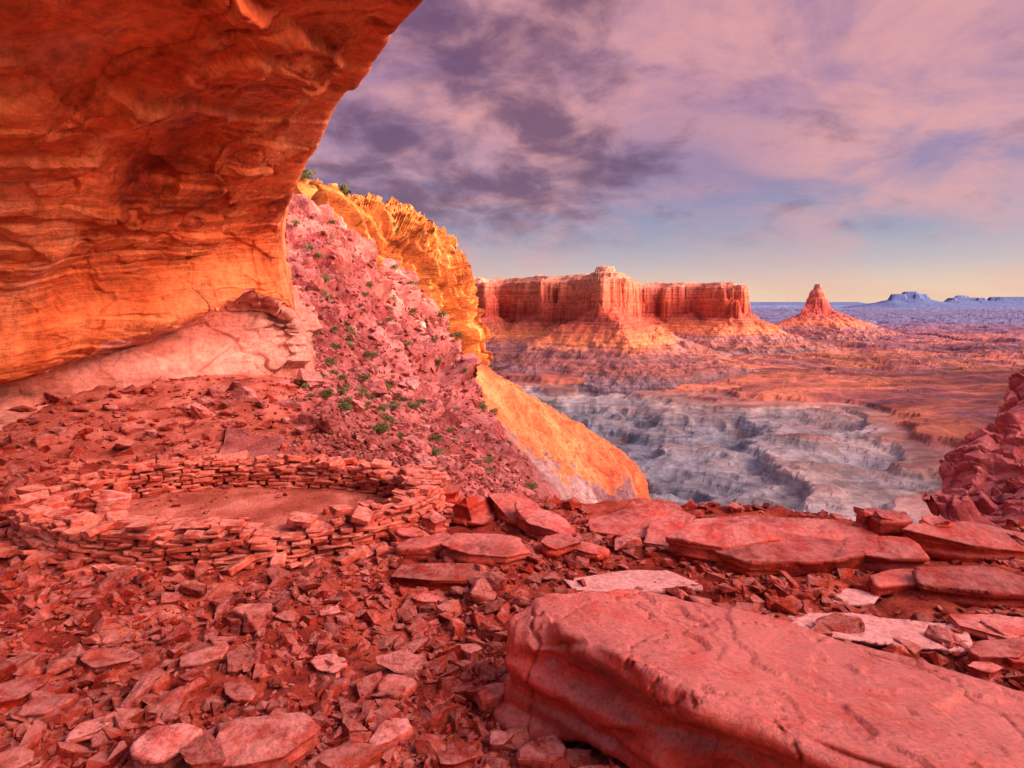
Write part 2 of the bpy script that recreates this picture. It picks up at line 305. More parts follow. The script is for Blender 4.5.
# ---------------- orange spur ----------------
rows=[
 R((460,400,420),(520,400,400),(555,415,380),(590,436,360),(625,470,340),(645,520,330)),
 R((474,364,205),(515,388,220),(550,410,235),(592,434,245),(634,464,250),(650,505,255)),
 R((480,400,150),(524,432,170),(566,457,190),(604,470,205),(630,476,225),(643,508,235)),
 R((500,450,100),(540,484,120),(575,502,150),(603,502,180),(626,494,205),(641,520,215)),
 R((530,500,70),(562,530,90),(590,535,120),(612,530,150),(628,530,180),(644,550,200)),
 R((540,620,60),(590,650,70),(620,650,90),(640,640,110),(660,640,130),(680,640,150))]
V=loft(rows,420,460); NN=gnorm(V)
if NN[...,2].mean()<0: NN=-NN
w1,w2,wi=worley(V,.5,2.); w3,w4,wj=worley(V,.12,6.)
vv=np.linspace(0,1,V.shape[0])[:,None]; cr_=1+0*vv
D=2.6*ridge(V*np.array([1,.6,.12]),.07,4)+.45*(wi**3-.2)*sm(0,.2,w2-w1)+.9*(wj-.5)*sm(0,.25,w4-w3)+.6*fbm(V,.25,3)-1.5
V=V+NN*D[...,None]
me=mesh_np('hillside',V,gridfaces(*V.shape[:2]),False,M_orange); me.materials.append(M_spurshade)
vf=np.repeat(np.linspace(0,1,V.shape[0]-1)[:,None],V.shape[1]-1,1); setmat(me,V,vf>.50+.10*fbm(V[:-1,:-1],.08,5)+.05*(wi[:-1,:-1]-.5))  # lower spur rows switch to the colour that paints their shade
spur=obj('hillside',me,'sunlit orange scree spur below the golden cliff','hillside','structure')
# ---------------- canyon floor ----------------
def pl(*a): return [((x-512)/F*d,d) for x,d in a]
def sdf(x,y,poly):
    d=np.full(x.shape,1e18); s=np.ones(x.shape); n=len(poly); j=n-1
    for i in range(n):
        ax,ay=poly[i]; bx,by=poly[j]; ex,ey=bx-ax,by-ay; wx,wy=x-ax,y-ay
        h=np.clip((wx*ex+wy*ey)/(ex*ex+ey*ey),0,1); d=np.minimum(d,(wx-ex*h)**2+(wy-ey*h)**2)
        c1=y>=ay;c2=y<by;c3=ex*wy>ey*wx; fl=(c1&c2&c3)|(~c1&~c2&~c3); s=np.where(fl,-s,s); j=i
    return s*np.sqrt(d)
inner=pl((400,900),(520,880),(600,850),(680,800),(760,740),(840,690),(900,630),(950,545),(975,440),(960,330),(930,250),(1000,80))+[(-300,80),(-300,600)]
tb=np.linspace(-.8,1.15,820); dd=np.exp(np.linspace(math.log(90),math.log(60000),820))
B,Dd=np.meshgrid(tb,dd); X=B*Dd; Y=Dd
p=np.stack([X,Y,np.zeros_like(X)],-1)
s=sdf(X,Y,inner)+80*fbm(p,1/180,5,.3)+26*ridge(p,1/70,4)-8
Zp=-100+8*fbm(p,1/260,5)*sm(500,1100,Y)+5*np.round(2*fbm(p,1/180,5,7.))/2*sm(600,900,Y)+3*fbm(p,1/40,5)+9*ridge(p,1/160,4,5.)*sm(800,1100,Y)*sm(6000,3000,Y)+26*np.clip(fbm(p,1/1500,4),-1,1)*sm(1500,4000,Y)
rc=np.abs(fbm(p,1/600,3,3.)); Zp=Zp-22*sm(.12,.0,rc)*sm(900,1300,Y)
prof=np.interp(s,[-460,-400,-330,-310,-225,-207,-135,-118,-62,-48,-12,-5,0,30],[-60,-57,-52,-43,-39,-30,-28,-19,-16,-9,-6,-3,0,0])
bad=11*ridge(p,1/85,4)+6*fbm(p,1/120,4)+.7*ridge(p,1/20,2)
terr=np.round(bad/4.5)*4.5
Zb=Zp*sm(-40,20,s)+(-100)*(1-sm(-40,20,s))+prof+(.85*bad+.15*terr)*sm(-5,-110,s)*.9
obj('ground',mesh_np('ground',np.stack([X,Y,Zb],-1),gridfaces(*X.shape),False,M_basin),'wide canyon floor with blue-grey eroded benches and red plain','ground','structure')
# ---------------- mesas ----------------
def mesa(label,poly,box,cell,top,cb,base,W,flute=10,fs=60,spurs=(),caps=(),mat=None,tiers=True,topn=3,er=1.):
    x=np.arange(box[0],box[1],cell); y=np.arange(box[2],box[3],cell); X,Y=np.meshgrid(x,y); p=np.stack([X,Y,np.zeros_like(X)],-1)
    s0=sdf(X,Y,poly); c1,c2,ci=worley(p,1/(fs*.6),2.); s=s0+flute*1.6*fbm(p,1/fs,5)+flute*.6*(ci-.5)
    st=s0+flute*2.2*fbm(p,1/(fs*1.3),4,5.)+18*er*ridge(p,1/75,5); st=np.maximum(st,s-2)
    H=top-cb; tp=top+topn*fbm(p,1/60,4)+2.5*topn*(ci-.5)*sm(-70,-10,s)
    hb=.38+.22*np.clip(fbm(p,1/160,2,8.),-1,1)   # bench height varies along the wall
    zc=np.where(s<-22,.92+.08*sm(-22,-34,s),np.where(s<-9,.84+.06*sm(-9,-22,s),np.where(s<-6,hb+(.84-hb)*sm(-6,-9,s),hb*sm(0,-2,s)*1.0)))
    zt=np.interp(st,[0,W*.22,W*.24,W*.42,W*.45,W*.72,W*1.05],[1,.62,.58,.40,.35,.14,-.08])
    z=np.where(s<0,cb+zc*(tp-cb),base+(cb-base)*zt)
    z=z+er*(8*ridge(p,1/40,5)-3)*sm(0,30,s)*sm(W*1.15,W*.6,s)
    for (x0,y0,z0,x1,y1,z1,sl) in spurs:
        ex,ey=x1-x0,y1-y0; h=np.clip(((X-x0)*ex+(Y-y0)*ey)/(ex*ex+ey*ey),0,1)
        d=np.hypot(X-x0-ex*h,Y-y0-ey*h)+14*fbm(p,1/45,4); z=np.maximum(z,z0+(z1-z0)*h-np.clip(d,0,999)*sl+7*ridge(p,1/28,5))
    for (px,py,rx,ry,zt_) in caps:
        d=np.hypot((X-px)/rx,(Y-py)/ry)+.15*fbm(p,1/(rx*.6),3); z=np.where(d<1,np.maximum(z,cb+(zt_-cb)*np.interp(d,[0,.62,.68,.84,.88,1],[1,.97,.88,.84,.62,0.4])),z)
    edge=np.minimum.reduce([X-box[0],box[1]-X,Y-box[2],box[3]-Y]); z=z-40*sm(cell*6,0,edge)
    return obj('mesa',mesh_np('mesa',np.stack([X,Y,z],-1),gridfaces(*X.shape),False,mat or M_mesa),label,'mesa','structure')
PA=pl((380,1330),(440,1310),(470,1300),(486,1250),(500,1340),(520,1300),(540,1190),(560,1230),(576,1130),(588,1080),(603,1000),(614,1030),(626,1090),(632,1180),(636,1350),(600,1750),(300,1750))
def Q(a,d): return ((a-512)/F*d,d)
sp=[]
a=Q(606,1030);b=Q(645,850); sp.append((*a,-2,*b,-86,.55))
a=Q(640,900);b=Q(785,920); sp.append((*a,-62,*b,-104,.36))
a=Q(615,1040);b=Q(700,960); sp.append((*a,-10,*b,-98,.5))
a=Q(560,1200);b=Q(535,960); sp.append((*a,-36,*b,-98,.45))
a=Q(500,1290);b=Q(500,1000); sp.append((*a,-40,*b,-98,.45))
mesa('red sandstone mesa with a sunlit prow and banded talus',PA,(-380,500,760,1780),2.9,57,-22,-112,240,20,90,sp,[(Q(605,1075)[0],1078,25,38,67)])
PB=pl((600,1600),(640,1560),(660,1610),(680,1540),(700,1560),(718,1490),(737,1430),(748,1470),(746,1620),(700,2050),(560,2050))
sp=[]
a=Q(742,1470);b=Q(812,1370); sp.append((*a,-12,*b,-100,.42))
a=Q(690,1540);b=Q(724,1300); sp.append((*a,-24,*b,-105,.42))
a=Q(655,1600);b=Q(684,1380); sp.append((*a,-28,*b,-105,.45))
mesa('long red sandstone mesa ending in a rounded knob',PB,(80,940,1160,2100),3.4,53,-24,-112,250,20,90,sp,[(Q(740,1475)[0],1475,22,25,46)])
PC=pl((802,1880),(834,1880),(833,1950),(803,1950))
mesa('isolated red butte topped by a blunt tower on a talus cone',PC,(640,1320,1650,2240),2.8,0,-24,-116,235,5,45,[(*Q(835,1900),-26,*Q(895,1850),-88,.34),(*Q(806,1890),-26,*Q(760,1830),-92,.36),(*Q(815,1890),-32,*Q(815,1740),-100,.4)],[(Q(817,1915)[0],1915,34,35,22),(Q(817,1915)[0],1915,25,26,44),(Q(818,1915)[0],1915,14,15,62)])
PD=[(720,-200),(740,120),(720,360),(760,560),(900,860),(1100,860),(1300,300),(1300,-200)]  # unseen mesa added outside the view to shadow the basin
mesa('unseen red mesa added to cast shadow over the canyon basin',PD,(560,1500,-420,1040),7.,95,-10,-110,110,18,90)
def fmesa(px0,px1,d,top,label):
    poly=pl((px0,d),(px1,d),(px1,d*1.15),(px0,d*1.15)); w=(px1-px0)/F*d
    x0=(px0-512)/F*d-w*.6-800; x1=(px1-512)/F*d+w*.6+800
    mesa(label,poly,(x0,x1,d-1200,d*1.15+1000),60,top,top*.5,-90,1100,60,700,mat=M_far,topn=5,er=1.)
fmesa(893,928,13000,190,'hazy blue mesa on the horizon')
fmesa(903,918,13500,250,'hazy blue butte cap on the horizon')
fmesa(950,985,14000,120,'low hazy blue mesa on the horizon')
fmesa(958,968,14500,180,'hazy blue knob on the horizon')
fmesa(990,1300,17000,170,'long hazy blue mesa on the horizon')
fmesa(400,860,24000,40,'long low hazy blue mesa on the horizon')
# ---------------- right rock cliff ----------------
rows=[
 R((1000,560,8.5),(1060,600,7.5),(1200,700,6),(1500,800,4.5)),
 R((934,532,11),(985,534,10.5),(1060,540,9.5),(1300,540,8)),
 R((936,508,12),(980,500,11.6),(1060,490,11),(1300,450,10)),
 R((950,476,13),(990,458,12.6),(1060,432,12.3),(1300,350,12)),
 R((970,446,14),(1004,426,13.6),(1060,388,13.8),(1300,250,14)),
 R((988,434,15),(1014,410,14.8),(1060,360,16),(1300,170,18)),
 R((1006,450,17),(1038,425,18),(1090,384,21),(1300,220,25)),
 R((1010,560,18),(1040,560,19),(1100,560,23),(1300,560,28))]
V=loft(rows,360,360); NN=gnorm(V)
if NN[...,1].mean()>0: NN=-NN
w1,w2,wi=worley(V,.6,2.); w3,w4,wj=worley(V,1.5,5.); w5,w6,wk=worley(V,3.5,5.)
D=.7*(wi-.6)*sm(0,.10,w2-w1)+.35*(wj-.5)*sm(0,.10,w4-w3)+.14*(wk-.5)*sm(0,.1,w6-w5)+.2*fbm(V,.4,4)
V=V+NN*D[...,None]
M_rr=rock_mat('shaded_red_rock',[(.28,(.12,.02,.03)),(.45,(.34,.07,.08)),(.58,(.48,.15,.15)),(.75,(.60,.33,.32))],.6,(1,1,4),sstr=.6,top=(.56,.33,.33),topf=.5,fine=5,bump=.9,bdist=.1,rand=False)
obj('cliff',mesh_np('cliff',V,gridfaces(*V.shape[:2]),False,M_rr),'dark red fractured rock outcrop at the alcove edge','cliff','structure')
base=[(34,-40),(36,-10),(34,10),(40,32),(56,55),(84,84),(110,112)]  # unseen cliff added outside the view, shaped to block the low sun
hh=[20,17,15,17,19,17,9]
rows=[[ (x+k,y-k*.3,z0+h*f) for (x,y),h in zip(base,hh)] for k,f,z0 in ((-4,-1.5,0),(0,0,0),(1,.5,0),(2,.85,0),(5,1.,0),(18,1.0,0),(40,.7,0))]
V=loft(rows,90,320); NN=gnorm(V)
w1,w2,wi=worley(V*np.array([1,1,.5]),.2,2.); V=V+NN*(2*(wi-.5)+1.2*fbm(V,.15,4))[...,None]
obj('cliff',mesh_np('cliff',V,gridfaces(*V.shape[:2]),False,M_talus),'unseen red cliff added beyond the outcrop to block the low sun','cliff','structure')
# ---------------- rocks ----------------
def hull_rock(seed,dims=(1,.75,.35),npts=16,bev=.05,sub=0,disp=0,box=False):
    r=random.Random(seed); bm=bmesh.new()
    if box:
        pts=[(sx*r.uniform(.7,1.05),sy*r.uniform(.7,1.05),sz*r.uniform(.8,1.05)) for sx in (-1,1) for sy in (-1,1) for sz in (-1,1)]+[(r.uniform(-.6,.6),sy*1.08,r.uniform(-.8,.8)) for sy in (-1,1)]
        for v in pts: bm.verts.new([c*d for c,d in zip(v,dims)])
    else:
      for i in range(npts):
        v=[r.uniform(-1,1) for _ in range(3)]; m=max(abs(c) for c in v); v=[c/m*r.uniform(.75,1) for c in v]
        rr=math.hypot(v[0],v[1])
        if rr>1.05: v[0]/=rr/1.05; v[1]/=rr/1.05
        bm.verts.new([c*d for c,d in zip(v,dims)])
    res=bmesh.ops.convex_hull(bm,input=bm.verts[:])
    bmesh.ops.delete(bm,geom=[v for v in bm.verts if not v.link_faces],context='VERTS')
    bmesh.ops.dissolve_limit(bm,angle_limit=.2,verts=bm.verts[:],edges=bm.edges[:])
    if bev: bmesh.ops.bevel(bm,geom=bm.edges[:],offset=bev,segments=1,affect='EDGES',clamp_overlap=True)
    if sub:
        bmesh.ops.triangulate(bm,faces=bm.faces[:])
        bmesh.ops.subdivide_edges(bm,edges=[e for e in bm.edges if e.calc_length()>.25],cuts=sub,use_grid_fill=True)
    bmesh.ops.triangulate(bm,faces=bm.faces[:]); bm.verts.ensure_lookup_table(); bm.normal_update()
    V=np.array([v.co[:] for v in bm.verts]); Nv=np.array([v.normal[:] for v in bm.verts]); T=np.array([[v.index for v in f.verts] for f in bm.faces])
    if disp:
        V=V+Nv*(disp*fbm(V,2.2,3,seed*3.1)+disp*.5*np.sign(pn(V*np.array([.7,.7,9])+seed)))[:,None]
    bm.free(); return V,T
VAR=[hull_rock(i,(1,random.uniform(.55,.9),random.uniform(.28,.55)),9+i%5,.03,2,.045) for i in range(18)]
LOW=[hull_rock(50+i,(1,random.uniform(.55,.9),random.uniform(.28,.6)),9+i%4,0.0) for i in range(16)]
CHK=[hull_rock(90+i,(1,random.uniform(.7,.95),random.uniform(.55,.8)),15,.05,2,.06) for i in range(8)]
VM=[mesh_np('rock',v,t,False,M_rock) for v,t in VAR]
M_bould=rock_mat('talus_boulder',[(.28,(.18,.035,.04)),(.48,(.40,.12,.11)),(.75,(.62,.35,.33))],1.2,(1,1,3),sstr=.5,top=(.60,.39,.37),topf=.6,fine=8,bump=.7,bdist=.05)
CM=[mesh_np('boulder',v,t,False,M_bould) for v,t in CHK]
def rotm(rz,tx,ty): return np.array((Matrix.Rotation(rz,3,'Z')@Matrix.Rotation(tx,3,'X')@Matrix.Rotation(ty,3,'Y')))
def join(name,items,var,mat,smooth=False):
    Vs=[];Ts=[];o=0
    for (vi,pos,sc,R_) in items:
        v,t=var[vi]; w=(v*sc)@R_.T+np.array(pos); Vs.append(w); Ts.append(t+o); o+=len(v)
    return mesh_np(name,np.concatenate(Vs),np.concatenate(Ts),smooth,mat)
def ell(x,y): return math.hypot((x-KC[0])/KA,(y-KC[1])/KB)
items=[]; r=random.Random(3)
for c in range(10):
    for lane,off in enumerate((-.13,.0,.13)):
        th=r.uniform(0,.1)
        while th<2*math.pi:
            a=KA+off; b=KB+off; L=r.choice((.09,.13,.18,.24,.34))*r.uniform(.85,1.15); ds=math.hypot(a*math.sin(th),b*math.cos(th)); th+=L*.5/ds
            x=KC[0]+a*math.cos(th); y=KC[1]+b*math.sin(th)
            hmax=.345+.035*math.sin(3*th+1)+.035*math.sin(7*th)+.03*math.sin(17*th)+(.11 if abs(((th+math.pi)%(2*math.pi))-math.pi)<.5 else 0)
            if math.pi*.93<th<math.pi*1.12: hmax*=.78
            z=c*.044
            if z<hmax-r.uniform(0,.07):
                tang=math.atan2(b*math.cos(th),-a*math.sin(th))
                items.append((r.randrange(14),(x+r.uniform(-.03,.03),y+r.uniform(-.03,.03),float(zf(x,y))+z+.02),np.array([L*.5,r.uniform(.06,.10),r.uniform(.013,.031)]),rotm(tang+r.uniform(-.18,.18),r.uniform(-.10,.10),r.uniform(-.10,.10))))
            th+=L*.53/ds
BOX=[hull_rock(150+i,(1,1,1),0,.06,box=True) for i in range(14)]
for i in range(220):   # loose cap and fallen stones on the wall
    th=r.uniform(0,6.283); o_=r.choice((-.15,0,.15,.26,.34)); a=KA+o_; b=KB+o_; x=KC[0]+a*math.cos(th); y=KC[1]+b*math.sin(th); zz_=.36 if abs(o_)<.2 else r.uniform(.02,.08)
    s=r.choice((.05,.07,.10,.15)); items.append((r.randrange(14),(x,y,float(zf(x,y))+zz_),np.array([s,s*.7,s*.24]),rotm(r.uniform(0,6),r.uniform(-.3,.3),r.uniform(-.3,.3))))
for i in range(8):   # upright flat stones leaning on the wall
    th=r.choice((r.uniform(2.6,3.8),r.uniform(-.5,.5),r.uniform(4.2,5.2))); a=KA-.24; b=KB-.24; x=KC[0]+a*math.cos(th); y=KC[1]+b*math.sin(th)
    tang=math.atan2(b*math.cos(th),-a*math.sin(th)); items.append((r.randrange(14),(x,y,float(zf(x,y))+.13),np.array([r.uniform(.09,.16),.035,.15]),rotm(tang,r.uniform(-.3,.1),r.uniform(-.2,.2))))
kv=obj('stone_wall',join('stone_wall',items,BOX,M_wall),'low circular dry-stacked wall of flat red stones','stone wall')
# ---------------- hero slabs ----------------
def finish_slab(bm,voxel,mat,seed,name,label,amp=.03,bev=.05,group=None,cat='rock slab',smooth=True,layer=.9,blk=1.2,erode=0):
    bmesh.ops.recalc_face_normals(bm,faces=bm.faces[:])
    me=bpy.data.meshes.new('t'); bm.to_mesh(me); bm.free(); o=bpy.data.objects.new('t',me); COL.objects.link(o)
    m=o.modifiers.new('b','BEVEL'); m.width=bev; m.segments=3; m.limit_method='ANGLE'; m.angle_limit=.5
    m=o.modifiers.new('r','REMESH'); m.mode='VOXEL'; m.voxel_size=voxel
    dg=bpy.context.evaluated_depsgraph_get(); dg.update(); m2=bpy.data.meshes.new_from_object(o.evaluated_get(dg)); bpy.data.objects.remove(o); bpy.data.meshes.remove(me)
    n=len(m2.vertices); V=np.empty(n*3); m2.vertices.foreach_get('co',V); V=V.reshape(-1,3); NV=np.array([v.normal[:] for v in m2.vertices])
    side=1-np.clip(np.abs(NV[:,2]),0,1)**2
    lay=pn(np.stack([V[:,0]*.5,V[:,1]*.5,V[:,2]*14],-1)+seed)
    w1,w2,wi=worley(V,1.8,seed)
    w3,w4,wj=worley(V*np.array([1,1,2.5]),4.5,seed+3)
    if erode:
        up_=1-side
        D=amp*.5*fbm(V,1.1,3,seed)*(.5+side)+amp*.3*layer*side*np.tanh(lay*6)+amp*.5*(wi-.5)*sm(0,.03,w2-w1)*side
        D=D+side*(erode*np.minimum(0,fbm(V*np.array([1,1,1.8]),1.3,3,seed+9)+.05)*1.9+erode*.36*np.tanh(6*pn(V*np.array([.6,.6,6.])+seed)))
        tl=fbm(V*np.array([1,.8,.2]),.55,5,seed+20)
        D=D-up_*(.026*sm(.12,.127,tl)+.020*sm(-.24,-.233,tl)+.012*sm(-.02,-.015,tl))+.004*fbm(V,11,3)
        w1,w2,wi=worley(V*np.array([1,1,.6])+.18*fbm(V,2,4)[:,None],.65,seed+2); D=D-.035*sm(.012,.0,w2-w1)
    else:
        D=amp*.6*fbm(V,1.4,3,seed)*(.4+side)+amp*layer*side*np.tanh(lay*6)+amp*blk*(wi-.5)*sm(0,.03,w2-w1)*(.35+.65*side)+amp*.5*blk*(wj-.5)*sm(0,.05,w4-w3)*side+amp*.15*fbm(V,12,3,seed)
    V=V+NV*D[:,None]; m2.vertices.foreach_set('co',V.astype(np.float32).ravel()); m2.materials.clear(); m2.materials.append(mat); m2.name=name
    m2.polygons.foreach_set('use_smooth',np.full(len(m2.polygons),smooth)); m2.update()
    return obj(name,m2,label,cat,None,group)
def prism(top,t,shift=(0,0,0),inset=.0,push=None):
    bm=bmesh.new(); c=sum((Vector(p) for p in top),Vector())/len(top)
    a=[bm.verts.new(p) for p in top]; b=[]
    for p in top:
        v=Vector(p); w=v+(c-v)*inset+Vector(shift); w.z=v.z-t; b.append(bm.verts.new(w))
    n=len(a); bm.faces.new(a); bm.faces.new(b[::-1])
    for i in range(n): bm.faces.new((a[i],b[i],b[(i+1)%n],a[(i+1)%n]))
    bmesh.ops.triangulate(bm,faces=bm.faces[:]); return bm
top=[P(504,652,4.0),P(508,618,4.2),P(534,594,4.4),P(585,580,4.55),P(640,582,4.6),P(700,594,4.55),P(800,622,4.35),P(920,656,3.95),P(1024,690,3.65),P(1200,740,3.2),P(1300,900,2.3),P(1100,830,2.38),P(980,790,2.52),P(850,750,2.75),P(700,690,3.14),P(620,650,3.48),P(560,636,3.74),P(525,650,3.88)]
finish_slab(prism(top,.60,(.02,-.05,0),.0),.017,M_hero,4.2,'rock_slab','huge tilted red sandstone slab with deep red broken edge',.05,.20,layer=.6,blk=.5,erode=.14)
def slab(px,py,w,dp,t,rz=0,tx=0,ty=0,mat=None,label='flat red sandstone slab resting on the ledge',seed=None,lift=0,amp=.022,name='rock_slab',n=7,dist=None,cat='rock slab',group='loose sandstone slabs'):
    d=dist or EYE*F/(py-303); x=(px-512)/F*d; y=d; seed=seed if seed is not None else px*.37+py*.11
    r=random.Random(int(seed*100)); tp=[]
    M=Matrix.Rotation(rz,3,'Z')@Matrix.Rotation(tx,3,'X')@Matrix.Rotation(ty,3,'Y')
    z=(float(zf(x,y)) if dist is None else EYE+(303-py)/F*d)+lift
    for i in range(n):
        th=2*math.pi*(i+r.uniform(-.38,.38))/n; k=r.uniform(.75,1.12)
        ca,sa=math.cos(th),math.sin(th); e=(abs(ca)**3+abs(sa)**3)**(-1/3)
        v=Vector((ca*w/2*k*e*.95,sa*dp/2*k*e*.95,t*r.uniform(.8,1.1))); tp.append(tuple(v))
    bm=prism(tp,t*1.15,(r.uniform(-.03,.03),0.03,0),.07)
    for v in bm.verts: v.co=M@v.co+Vector((x,y,z))
    return finish_slab(bm,max(.011,min(w,dp)/55),mat or M_slab,seed,name,label,amp,min(.012,t*.08),group,cat)
rs='tilted deep red sandstone slab on the ledge rim'
slab(640,530,1.25,.7,.15,.15,.18,-.12,label=rs)
slab(762,544,2.6,1.0,.16,.05,.08,0,label='broad layered red sandstone slab on the ledge rim')
slab(785,568,2.1,.7,.20,-.08,.12,.04,label='wedge-shaped red sandstone slab leaning on another slab')
slab(720,560,1.3,.5,.26,.12,.12,-.05,label='wedge-shaped red sandstone slab leaning on another slab')
slab(880,571,.95,.5,.20,-.1,.1,-.1,label=rs)
slab(975,552,1.7,.8,.22,-.15,.1,.08,label='thick red sandstone slab on the ledge rim')
slab(985,598,1.4,.45,.18,-.1,.1,.05,label=rs)
slab(905,590,.8,.35,.09,.1,0,0,label=rs)
slab(890,540,.5,.3,.34,.2,.1,0,label=rs); slab(560,552,.5,.35,.14,.4,.1,0,label=rs); slab(590,560,.4,.3,.12,-.3,.05,.1,label=rs)
slab(865,538,.25,.25,.36,.4,.0,0,label=rs); slab(935,545,.4,.3,.3,-.3,.1,0,label=rs)
slab(690,560,.5,.4,.1,.5,0,.1); slab(845,598,.8,.35,.05,0,0,0,M_pale,'pale flat sandstone slab sunk in the dirt')
slab(630,586,1.3,.5,.04,.05,0,0,M_pale,'pale flat sandstone slab sunk in the dirt')
slab(880,636,1.5,.62,.05,-.15,0,.02,M_pale,'wide pale sandstone slab sunk in the dirt')
slab(1010,640,.9,.45,.08,-.2,0,.02,label='flat red sandstone slab sunk in the dirt'); slab(1000,668,.5,.3,.12,.3)
slab(985,680,.28,.2,.1,.3); slab(1018,672,.3,.2,.12,.1)
slab(447,580,1.05,.5,.10,.1,.05,0,M_rock,'pink sandstone slab beside the stone ring')
slab(490,562,1.1,.5,.16,-.25,.08,.05,label='red sandstone slab beside the stone ring')
slab(425,556,.6,.4,.14,.3,0,-.1,label='red sandstone slab beside the stone ring')
slab(475,520,.75,.5,.22,.4,.7,.5,label='dark red slab standing on edge at the slope foot',amp=.03)
slab(515,520,1.1,.6,.18,-.5,.25,.35,label='dark red slab leaning at the slope foot')
slab(545,533,.9,.5,.15,-.3,.1,.25,label='dark red slab leaning at the slope foot')
slab(440,505,.7,.4,.24,.2,.2,0,label='broken red block at the slope foot')
slab(418,512,.45,.3,.30,.5,.1,0,label='red block stacked against the stone ring')
slab(432,535,.34,.24,.22,-.2,.1,.1,label='red block stacked against the stone ring')
slab(410,546,.30,.24,.18,.3,.0,.1,label='red block stacked against the stone ring')
slab(110,520,.42,.14,.34,.5,-.35,.2,M_rock,'pink slab leaning inside the stone ring'); slab(78,522,.3,.12,.28,.2,-.5,.2,M_rock,'pink slab leaning inside the stone ring')
slab(262,768,.62,.42,.13,.25,.12,-.12,M_rock,'large broken pink slab in the rubble'); 
lb='broken pink sandstone slab in the rubble'
for a in ((345,772,.5,.25,.09,.05,.05,0),(112,668,.42,.25,.08,.1,.05,0),(160,772,.36,.28,.12,.5,.1,.1),(10,778,.28,.2,.08,0,.05,0),(15,706,.3,.26,.12,.3,.1,.1),(205,668,.36,.22,.08,.4,.05,-.05),(190,698,.22,.18,.09,.2),(45,720,.3,.2,.08,.1),(330,668,.32,.2,.07,-.3,.1,0),
 (285,745,.25,.2,.08,.3),(425,600,.3,.2,.08,-.3),(490,702,.25,.2,.1,.6),(470,650,.28,.2,.08,-.4),(455,765,.3,.2,.1,.4),(85,605,.3,.2,.07,.2),(250,615,.32,.2,.07,-.2),(330,620,.25,.18,.08,.5),(150,700,.25,.2,.1,-.4),(390,740,.3,.2,.08,.9),(240,700,.34,.22,.08,-.6),(90,745,.34,.2,.09,.7),(395,690,.26,.2,.08,.2),
 (540,762,.3,.22,.1,.3,.1,0),(600,790,.3,.22,.1,-.3,.1,0),(500,745,.22,.18,.09,.8)):
    slab(*a,**{'mat':M_rock,'label':lb})
# ---------------- scattered rocks ----------------
r=random.Random(21)
def okfloor(x,y,allow=.0):
    e=ell(x,y)
    if e<1.0 and r.random()>allow: return False
    if .88<e<1.14: return False
    if 1.14<=e<1.32 and r.random()>.5: return False
    if y>rimY(x)+.1 and x/y>-.25: return False
    if y>9.6 and r.random()<.3: return False
    return True
n=0
while n<270:
    d=3.2*(13./3.2)**(r.random()**.9); a=r.uniform(-20,1040); x=(a-512)/F*d; y=d
    if not okfloor(x,y,.1): continue
    if x>.0 and y<4.6 : continue
    if x>.5 and r.random()<.5: continue
    s=r.choice([.05,.06,.07,.08,.1,.13,.17])*r.uniform(.8,1.25)*(1+.06*max(0,d-4))
    if ell(x,y)<1: s*=.5
    o=obj('rock',VM[n%18],'broken flat piece of red sandstone on the dirt','rock',None,'loose rocks on the alcove floor')
    o.location=(x,y,float(zf(x,y))+s*.25); o.scale=(s,s*r.uniform(.8,1.1),s*r.uniform(.8,1.4)); o.rotation_euler=(r.uniform(-.35,.35),r.uniform(-.35,.35),r.uniform(0,6.28)); n+=1
items=[]
for i in range(32000):
    d=3.0*(14.5/3.0)**r.random(); a=r.uniform(-60,1080); x=(a-512)/F*d; y=d
    if not okfloor(x,y,.14): continue
    dens=.62+1.2*float(pn(np.array([x*.8,y*.8,3.]))) - (.35 if x>.8 else 0)
    if r.random()>dens+.32: continue
    s=min(.12,r.lognormvariate(-3.65,.65))*(1+.05*max(0,d-4))
    if ell(x,y)<1: s*=.6
    items.append((r.randrange(16),(x,y,float(zf(x,y))+s*.15),np.array([s,s*r.uniform(.8,1.1),s*r.uniform(.7,1.5)]),rotm(r.uniform(0,6.28),r.uniform(-.5,.5),r.uniform(-.5,.5))))
obj('gravel',join('gravel',items,LOW,M_rock),'loose red stone chips and gravel over the dirt floor','gravel','stuff')
V,NN=TAL; nr,nc=V.shape[:2]
def pickT(lo,hi,c0=.1,c1=.72):
    i=int(r.uniform(lo,hi)*nr); j=int(r.uniform(c0,c1)*nc); return V[min(i,nr-1),j]
for n in range(220):
    p=pickT(.10,.82,.1,.69); s=(.005+.022*r.random()**4)*p[1]*r.uniform(.6,1.3); s=max(.12,min(s,1.9))
    o=obj('boulder',CM[n%8],'angular pinkish boulder lying on the talus slope','boulder',None,'boulders on the talus slope')
    o.location=(p[0],p[1],p[2]+s*.3); o.scale=(s,s,s*.85); o.rotation_euler=(r.uniform(-.6,.6),r.uniform(-.6,.6),r.uniform(0,6.28))
items=[]
for i in range(9000):
    p=pickT(.05,.88,.1,.70); s=max(.04,min(.6,(.002+.006*r.random()**3)*p[1]))
    items.append((r.randrange(16),(p[0],p[1],p[2]+s*.25),np.array([s,s,s*1.5]),rotm(r.uniform(0,6.28),r.uniform(-.6,.6),r.uniform(-.6,.6))))
obj('rubble',join('rubble',items,LOW,M_bould),'loose broken rock covering the talus slope','rubble','stuff')
